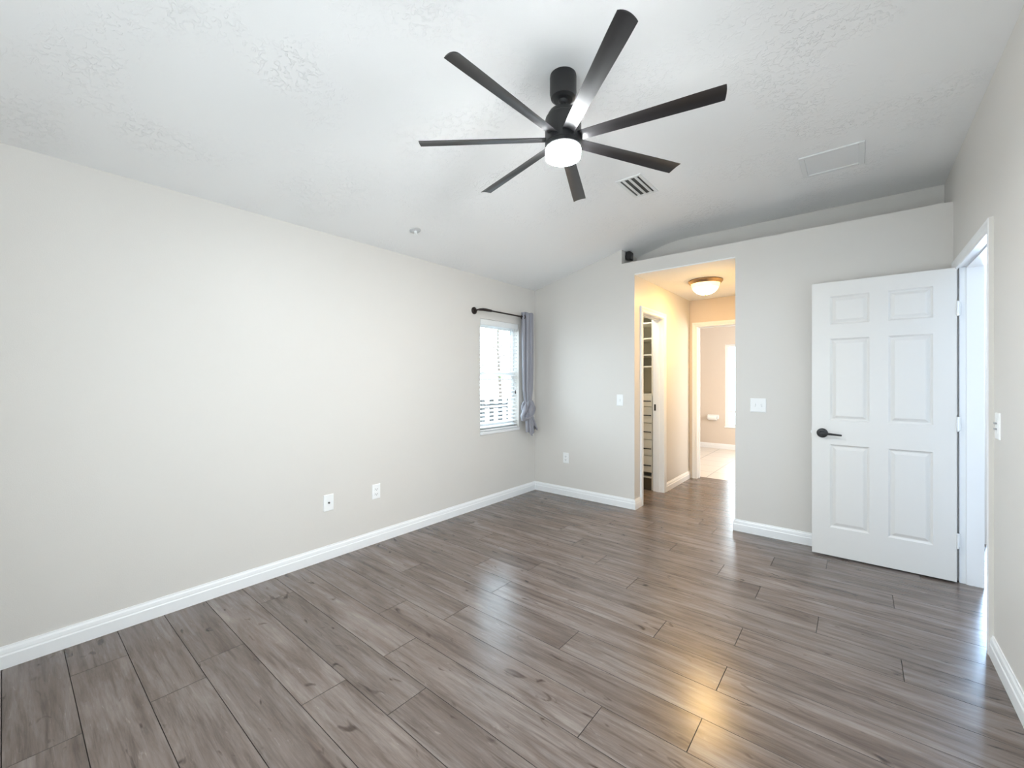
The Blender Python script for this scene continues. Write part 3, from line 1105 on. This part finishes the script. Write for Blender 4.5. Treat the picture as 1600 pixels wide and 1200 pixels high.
# stacked pair of switches by the doorway
P, loc = onwall('right', 2.903, 1.101)
t = thing('light_switch', loc, 'white switch plate on the right wall beside the doorway', 'light switch', 'wall switches')
plate_frame(P, 0.074, 0.122).build('wall_plate', M['plastic'], t)
m = MB(); pbox(m, P, -0.017, 0.017, -0.033, 0.033, 0.0055, 0.0072)
m.build('switch_body', M['plastic'], t)
for dz in (0.013, -0.013):
    m = MB()
    pbox(m, P, -0.013, 0.011, dz - 0.004, dz + 0.004, 0.0070, 0.0150, 0.001)
    m.build('toggle', M['grey_plastic'], t)['label'] = 'grey toggle'
outlet(-2.566, 0.428, 'back', 'white outlet low on the back wall near the corner')
outlet(1.918, 0.414, 'left', 'white double outlet on the left wall, nearer the window')
P, loc = onwall('left', 1.523, 0.412)
t = thing('cable_outlet', loc, 'white cable plate with one black socket on left wall', 'outlet')
plate_frame(P, 0.076, 0.120).build('wall_plate', M['plastic'], t)
m = MB().lathe([(0, 0.005), (0.0062, 0.005), (0.0062, 0.012), (0.0045, 0.0135), (0, 0.0135)], loc, 'x', 16)
m.build('cable_socket', M['dark_slot'], t, smooth=True)['label'] = 'black round socket'

# ================================================================== LEDGE CAMERA
sc = thing('security_camera', (XN, 4.195, 2.618), 'small black box camera fixed at the left end of the high ledge', 'camera')
MB().box(XN + 0.008, XN + 0.062, 4.150, 4.240, 2.575, 2.662, 0.014, 3).build('camera_body', M['black_metal'], sc, smooth=True)
MB().lathe([(0, 0), (0.024, 0), (0.024, 0.005), (0.016, 0.007), (0.016, 0.012), (0, 0.012)], (XN, 4.195, 2.618), 'x', 24).build('wall_mount', M['black_metal'], sc, smooth=True)
MB().lathe([(0, 0), (0.016, 0), (0.016, 0.003), (0.011, 0.004), (0, 0.002)], (XN + 0.0618, 4.195, 2.622), 'x', 24).build('lens', M['dark_slot'], sc, smooth=True)

# ================================================================== WINDOW BLIND
yb0, yb1 = WIN[0] + 0.006, WIN[1] - 0.006
xb = XL - 0.036
bl = thing('window_blind', (xb, (yb0 + yb1) / 2, WIN[3]), 'white horizontal slat blind lowered inside the left window', 'blind')
m = MB()
m.box(xb - 0.025, xb + 0.022, yb0, yb1, WIN[3] - 0.045, WIN[3] - 0.001)
m.box(xb + 0.024, xb + 0.032, yb0, yb1, WIN[3] - 0.062, WIN[3] - 0.001, 0.003, 2)
m.build('headrail', M['blind'], bl)
m = MB()
zt, zb_ = WIN[3] - 0.080, WIN[2] + 0.072
ns = 26
tl = math.radians(15)
for k in range(ns):
    z = zt + (zb_ - zt) * k / (ns - 1)
    rows = []
    for yy in (yb0 + 0.004, yb1 - 0.004):
        row = []
        for q in range(5):
            s = -1 + q * 0.5
            row.append((xb + 0.025 * s * math.cos(tl), yy, z + 0.0022 * (1 - s * s) - 0.025 * s * math.sin(tl)))
        rows.append(row)
    g2 = MB().grid(rows)
    bmesh.ops.solidify(g2.bm, geom=g2.bm.faces[:], thickness=0.0026)
    m.join(g2.bm)
m.build('slats', M['blind'], bl, smooth=True)
MB().box(xb - 0.025, xb + 0.025, yb0 + 0.003, yb1 - 0.003, WIN[2] + 0.030, WIN[2] + 0.048, 0.004, 2).build('bottom_rail', M['blind'], bl)
for yy in (yb0 + 0.10, yb1 - 0.10):
    m = MB()
    for dx in (-0.026, 0.026):
        m.tube([(xb + dx, yy, WIN[2] + 0.045), (xb + dx, yy, WIN[3] - 0.05)], 0.0010, 6)
    m.build('ladder_cord', M['blind'], bl)
m = MB()
cy = yb1 - 0.055
m.tube([(xb + 0.036, cy, WIN[3] - 0.06), (xb + 0.036, cy, 1.20)], 0.0012, 6)
m.tube([(xb + 0.036, cy - 0.03, WIN[3] - 0.06), (xb + 0.038, cy - 0.02, 1.30), (xb + 0.036, cy - 0.004, 1.20)], 0.0012, 6)
cd = m.build('pull_cord', M['blind'], bl)
MB().lathe([(0, 0.045), (0.004, 0.042), (0.008, 0.010), (0.007, 0), (0, 0)], (xb + 0.036, cy, 1.16), 'z', 12).build('tassel', M['bronze'], cd, smooth=True)

# ================================================================== CURTAIN ROD AND CURTAIN
rz = 2.030
rx = XL + 0.085
cr_ = thing('curtain_rod', (XL, 3.04, 2.008), 'dark bronze pipe curtain rod above the left window', 'curtain rod')
for yy in (3.040, 3.955):
    m = MB().lathe([(0, 0), (0.037, 0), (0.037, 0.006), (0.032, 0.010), (0.018, 0.013), (0.016, 0.026), (0, 0.026)], (XL, yy, rz - 0.010), 'x', 32)
    for k in range(4):
        a = PI / 4 + k * PI / 2
        m.lathe([(0, 0.006), (0.005, 0.006), (0.005, 0.011), (0, 0.012)], (XL, yy + 0.0225 * math.cos(a), rz - 0.010 + 0.0225 * math.sin(a)), 'x', 10)
    m.build('flange', M['bronze'], cr_, smooth=True)
m = MB()
m.tube([(XL + 0.015, 3.040, rz - 0.010), (XL + 0.050, 3.052, rz - 0.003), (rx - 0.008, 3.085, rz), (rx, 3.12, rz), (rx, 3.20, rz), (rx, 3.88, rz), (rx - 0.006, 3.925, rz), (XL + 0.05, 3.95, rz - 0.004), (XL + 0.015, 3.955, rz - 0.010)], 0.0085, 14)
m.build('rod', M['bronze'], cr_, smooth=True)
m = MB()
m.tube([(XL + 0.055, 3.056, rz - 0.003), (rx - 0.006, 3.090, rz), (rx, 3.120, rz), (rx, 3.205, rz)], [0.012, 0.0145, 0.0155, 0.0135], 14)
m.build('elbow_fitting', M['bronze'], cr_, smooth=True)

cu = thing('curtain', (rx, 3.825, 0.73), 'grey curtain gathered beside the left window and knotted at its end', 'curtain')


def curtain_column():
    rows = []
    nz, nk = 46, 120
    for i in range(nz + 1):
        f = i / nz
        z = 2.082 - f * (2.082 - 1.045)
        # narrow towards the knot
        wy = 0.092 - 0.010 * f + (-0.034 * max(0, (f - 0.82) / 0.18) ** 1.4)
        wx = 0.046 + 0.010 * math.sin(PI * f) - 0.010 * f
        cy_ = 3.822 + 0.008 * f
        row = []
        for k in range(nk):
            a = 2 * PI * k / nk
            cr1 = 1 - abs(math.sin(3.5 * a + 0.35 * math.sin(2.5 * f) + 0.15))
            cr2 = 1 - abs(math.sin(6.0 * a + 1.1 + 0.5 * f))
            fold = 1.06 - 0.52 * cr1 ** 2.2 - 0.10 * cr2 ** 2
            fold = fold * (1 - 0.2 * f) + 0.17 * f
            row.append((rx + wx * fold * math.cos(a), cy_ + wy * fold * math.sin(a), z + 0.004 * math.sin(5 * a)))
        rows.append(row)
    m = MB().grid(rows, True)
    return m


curtain_column().build('curtain_panel', M['cloth'], cu, smooth=True, angle=80)
# knot: the cloth twisted round itself, creased on the slant
rows = []
nz, nk = 40, 160
for i in range(nz + 1):
    f = i / nz
    row = []
    b_ = math.sin(PI * min(1, f * 0.92 + 0.06)) ** 0.7
    for k in range(nk):
        a = 2 * PI * k / nk
        z = 1.075 - 0.190 * f + 0.010 * math.sin(2 * a + 1)
        cr1 = 1 - abs(math.sin(2.5 * a + 3.1 * f + 0.4))
        cr2 = 1 - abs(math.sin(4.0 * a - 2.4 * f + 1.2))
        fold = 1.10 - 0.42 * cr1 ** 2.0 - 0.26 * cr2 ** 2.5
        wy = 0.036 + 0.062 * b_
        wx = 0.030 + 0.036 * b_
        row.append((rx + 0.004 + wx * fold * math.cos(a), 3.833 + wy * fold * math.sin(a), z))
    rows.append(row)
for g_ in (0.7, 0.3, 0.05):
    rows.append([(rx + 0.004 + (p[0] - rx - 0.004) * g_, 3.833 + (p[1] - 3.833) * g_, p[2]) for p in rows[nz]])
MB().grid(rows, True).build('knot', M['cloth'], cu, smooth=True, angle=80)
# tails: flared pleated ends below the knot, uneven hems
for (cx0, cy0, cx1, cy1, w0, w1, ln, ph) in ((rx + 0.010, 3.850, rx + 0.020, 3.925, 0.040, 0.058, 0.165, 0.3), (rx + 0.016, 3.815, rx + 0.026, 3.835, 0.040, 0.062, 0.205, 1.7), (rx - 0.004, 3.855, rx - 0.008, 3.880, 0.036, 0.060, 0.150, 2.9)):
    rows = []
    nz, nk = 22, 96
    for i in range(nz + 1):
        f = i / nz
        row = []
        for k in range(nk):
            a = 2 * PI * k / nk
            z = 0.930 - f * (ln + 0.030 * math.sin(a + ph) + 0.016 * math.sin(3 * a + ph))
            cr1 = 1 - abs(math.sin(2.5 * a + ph + 0.6 * f))
            fold = 1.08 - (0.30 + 0.30 * f) * cr1 ** 2
            w_ = w0 + (w1 - w0) * f
            row.append((cx0 + (cx1 - cx0) * f + 0.62 * w_ * fold * math.cos(a), cy0 + (cy1 - cy0) * f + w_ * fold * math.sin(a), z))
        rows.append(row)
    last = rows[nz]
    for g_, dz_ in ((0.86, 0.006), (0.6, 0.05), (0.3, 0.09)):
        rows.append([(cx1 + (p[0] - cx1) * g_, cy1 + (p[1] - cy1) * g_, p[2] + dz_) for p in last])
    MB().grid(rows, True).build('tail', M['cloth'], cu, smooth=True, angle=80)
# a loop of cloth drooping towards the window
m = MB()
m.tube([(rx + 0.02, 3.80, 1.00), (rx + 0.02, 3.735, 0.965), (rx + 0.022, 3.695, 0.915), (rx + 0.024, 3.715, 0.872), (rx + 0.03, 3.78, 0.875), (rx + 0.035, 3.84, 0.91)],
       [0.026, 0.024, 0.022, 0.026, 0.030, 0.028], 16, True, 0.6)
m.build('cloth_loop', M['cloth'], cu, smooth=True, angle=80)
for yy in (3.742, 3.776):
    m = MB()
    ring = []
    for k in range(25):
        a = 2 * PI * k / 24
        ring.append((rx + 0.026 * math.cos(a), yy + 0.004 * math.cos(a), rz + 0.026 * math.sin(a)))
    m.tube(ring, 0.0055, 8, False)
    m.build('grommet', M['bronze'], cu, smooth=True)['label'] = 'dark metal grommet'

# ================================================================== HALL DOME LIGHT
hl = thing('ceiling_light', (-1.262, 4.80, OZ), 'lit alabaster dome ceiling light in the hall', 'ceiling light')
hc = (-1.262, 4.80, OZ)
MB().lathe([(0, 0), (0.165, 0), (0.172, -0.006), (0.172, -0.014), (0.160, -0.030), (0.148, -0.040), (0.143, -0.034), (0, -0.034)], hc, 'z', 56).build('lamp_pan', M['pan'], hl, smooth=True)
gb = MB().lathe([(0.142, -0.036), (0.140, -0.050), (0.135, -0.068), (0.128, -0.082), (0.116, -0.101), (0.102, -0.115), (0.085, -0.128), (0.066, -0.138), (0.048, -0.145), (0.030, -0.149), (0, -0.152)],
                hc, 'z', 56).build('glass_bowl', M['hall_lamp'][0], hl, smooth=True)
gb['label'] = 'glowing glass bowl'
for mt_ in M['hall_lamp'][1:]:
    gb.data.materials.append(mt_)
for f_ in gb.data.polygons:
    rad = math.hypot(f_.center.x, f_.center.y)
    f_.material_index = next(q for q, (r_, k_) in enumerate(HALL_RINGS) if rad < r_)
MB().lathe([(0, -0.150), (0.010, -0.151), (0.010, -0.157), (0.005, -0.163), (0, -0.165)], hc, 'z', 20).build('finial', M['pan'], hl, smooth=True)

# ================================================================== CLOSET ORGANIZER
ox0, ox1, oyf, oyb = -2.52, -1.885, 4.935, 5.36
org = thing('closet_organizer', ((ox0 + ox1) / 2, oyf, 0), 'cream closet organizer with open shelves above five drawers', 'cabinet')
m = MB()
m.box(ox0, ox0 + 0.018, oyf, oyb, 0.0, 2.14); m.box(ox1 - 0.018, ox1, oyf, oyb, 0.0, 2.14)
m.box(ox0 + 0.018, ox1 - 0.018, oyf, oyb, 2.122, 2.14)
m.box(ox0 + 0.018, ox1 - 0.018, oyf, oyb, 0.138, 0.158)
m.build('carcass', M['cabinet'], org)
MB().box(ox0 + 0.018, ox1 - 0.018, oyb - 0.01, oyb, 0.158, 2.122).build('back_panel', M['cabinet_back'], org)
for z in (2.012, 1.824, 1.627, 1.486, 1.150):
    MB().box(ox0 + 0.018, ox1 - 0.018, oyf + (0.002 if z > 1.2 else -0.012), oyb - 0.01, z - 0.018, z, 0.002, 1).build('shelf', M['cabinet'], org)
MB().box(ox0 + 0.018, ox1 - 0.018, oyf + 0.04, oyf + 0.055, 0.0, 0.138).build('toe_kick', M['kick'], org)
ze = [1.132, 0.996, 0.799, 0.603, 0.410, 0.208]
zh = [1.064, 0.895, 0.696, 0.497, 0.296]
for q in range(5):
    dw = MB().box(ox0 + 0.022, ox1 - 0.004, oyf - 0.018, oyf - 0.001, ze[q + 1] + 0.003, ze[q] - 0.003, 0.002, 1).build('drawer', M['cabinet'], org)
    m = MB()
    xc = (ox0 + ox1) / 2 + 0.185
    m.box(xc - 0.085, xc + 0.125, oyf - 0.046, oyf - 0.036, zh[q] - 0.006, zh[q] + 0.006, 0.002, 1)
    for dx in (-0.07, 0.11):
        m.tube([(xc + dx, oyf - 0.040, zh[q]), (xc + dx, oyf - 0.017, zh[q])], 0.004, 8)
    m.build('handle', M['black_metal'], dw)['label'] = 'black bar handle'

# ================================================================== BATHROOM FITTINGS
ph = thing('toilet_paper_holder', (-2.16, BYB, 0.59), 'white toilet paper holder on the bathroom wall left of window', 'paper holder')
px, pz = -2.16, 0.59
m = MB()
m.box(px - 0.10, px + 0.10, BYB - 0.016, BYB, pz + 0.02, pz + 0.062, 0.005, 2)
m.box(px - 0.10, px - 0.078, BYB - 0.070, BYB - 0.010, pz - 0.018, pz + 0.050, 0.006, 2)
m.box(px + 0.078, px + 0.10, BYB - 0.070, BYB - 0.010, pz - 0.018, pz + 0.050, 0.006, 2)
m.build('holder', M['porcelain'], ph)
rl = MB().lathe([(0.02, -0.074), (0.046, -0.074), (0.046, 0.074), (0.02, 0.074), (0.02, -0.074)], (px, BYB - 0.062, pz + 0.002), 'x', 28).build('roller', M['paper'], ph, smooth=True)

tl_ = thing('toilet', (-2.62, 8.22, 0), 'white toilet mostly hidden behind the bathroom doorway', 'toilet')
ty = 8.22
MB().box(-2.985, -2.79, ty - 0.22, ty + 0.22, 0.38, 0.76, 0.025, 3).build('tank', M['porcelain'], tl_, smooth=True)
MB().box(-2.990, -2.78, ty - 0.23, ty + 0.23, 0.762, 0.80, 0.012, 2).build('tank_lid', M['porcelain'], tl_, smooth=True)
rows = []
for (z, xs0, xs1, hw) in ((0.0, -2.82, -2.44, 0.12), (0.06, -2.82, -2.46, 0.11), (0.18, -2.82, -2.42, 0.12), (0.28, -2.83, -2.33, 0.155), (0.36, -2.84, -2.27, 0.18), (0.40, -2.84, -2.262, 0.185), (0.405, -2.84, -2.27, 0.18)):
    row = []
    for k in range(40):
        a = 2 * PI * k / 40
        cxx, rxx = (xs0 + xs1) / 2, (xs1 - xs0) / 2
        row.append((cxx + rxx * math.copysign(abs(math.cos(a)) ** 0.85, math.cos(a)), ty + hw * math.copysign(abs(math.sin(a)) ** 0.85, math.sin(a)), z))
    rows.append(row)
rows.append([((-2.55 + (p[0] + 2.55) * 0.2), ty + (p[1] - ty) * 0.2, 0.404) for p in rows[-1]])
MB().grid(rows, True).build('bowl', M['porcelain'], tl_, smooth=True, angle=60)
rows = []
for (z, sc_) in ((0.408, 0.99), (0.412, 1.02), (0.438, 1.02), (0.446, 0.98), (0.447, 0.2)):
    row = []
    for k in range(40):
        a = 2 * PI * k / 40
        row.append((-2.52 + 0.262 * sc_ * math.cos(a), ty + 0.188 * sc_ * math.sin(a), z))
    rows.append(row)
MB().grid(rows, True).build('seat_lid', M['porcelain'], tl_, smooth=True, angle=60)

# ================================================================== OUTSIDE THE WINDOWS
struct('ground_outside', MB().box(-16, XL - 0.16, -4, 20, -0.40, -0.30), M['paving'], 'pale paving outside the left window', 'ground')
struct('ground_yard', MB().box(-10, 6, BYB + 0.15, 20, -0.30, -0.2), M['paving'], 'pale ground outside the bathroom window', 'ground')
fn = thing('fence', (-6.0, 6.8, -0.30), 'dark slatted fence seen through the left window blind', 'fence')
m = MB()
m.box(-6.06, -6.02, 4.2, 9.6, 0.72, 0.81); m.box(-6.06, -6.02, 4.2, 9.6, 0.0, 0.09)
m.build('rail', M['fence'], fn)
yy = 4.3
while yy < 9.5:
    MB().box(-6.02, -5.995, yy, yy + 0.135, -0.30, 0.92 + 0.01 * math.sin(yy * 7), 0.004, 1).build('board', M['fence'], fn)
    yy += 0.28
tr = thing('tree', (-8.2, 9.4, -0.30), 'slender tree standing behind the fence outside', 'tree')
m = MB()
m.tube([(-8.2, 9.4, -0.3), (-8.18, 9.38, 1.0), (-8.25, 9.35, 2.2), (-8.2, 9.3, 3.6)], [0.07, 0.055, 0.04, 0.012], 10)
rnd = random.Random(11)
tips_ = []
for k in range(16):
    z = 1.1 + k * 0.15
    a = rnd.uniform(0, 2 * PI)
    L_ = rnd.uniform(0.5, 1.3)
    p0 = Vector((-8.2, 9.36, z))
    p1 = p0 + Vector((math.cos(a) * L_ * 0.6, math.sin(a) * L_ * 0.6, 0.25))
    p2 = p0 + Vector((math.cos(a) * L_, math.sin(a) * L_, 0.55))
    m.tube([p0, p1, p2], [0.02, 0.012, 0.005], 6)
    tips_ += [p1, p2]
m.build('trunk', M['bark'], tr, smooth=True)
m = MB()
b2 = bmesh.new()
for p in tips_:
    for k in range(26):
        c = p + Vector((rnd.gauss(0, 0.16), rnd.gauss(0, 0.16), rnd.gauss(0, 0.13)))
        n = Vector((rnd.gauss(0, 1), rnd.gauss(0, 1), rnd.gauss(0, 1))).normalized()
        u = n.orthogonal().normalized() * 0.035
        w_ = n.cross(u).normalized() * 0.018
        b2.faces.new([b2.verts.new(c + q) for q in (-u, w_, u, -w_)])
m.join(b2)
m.build('foliage', M['leaf'], tr)
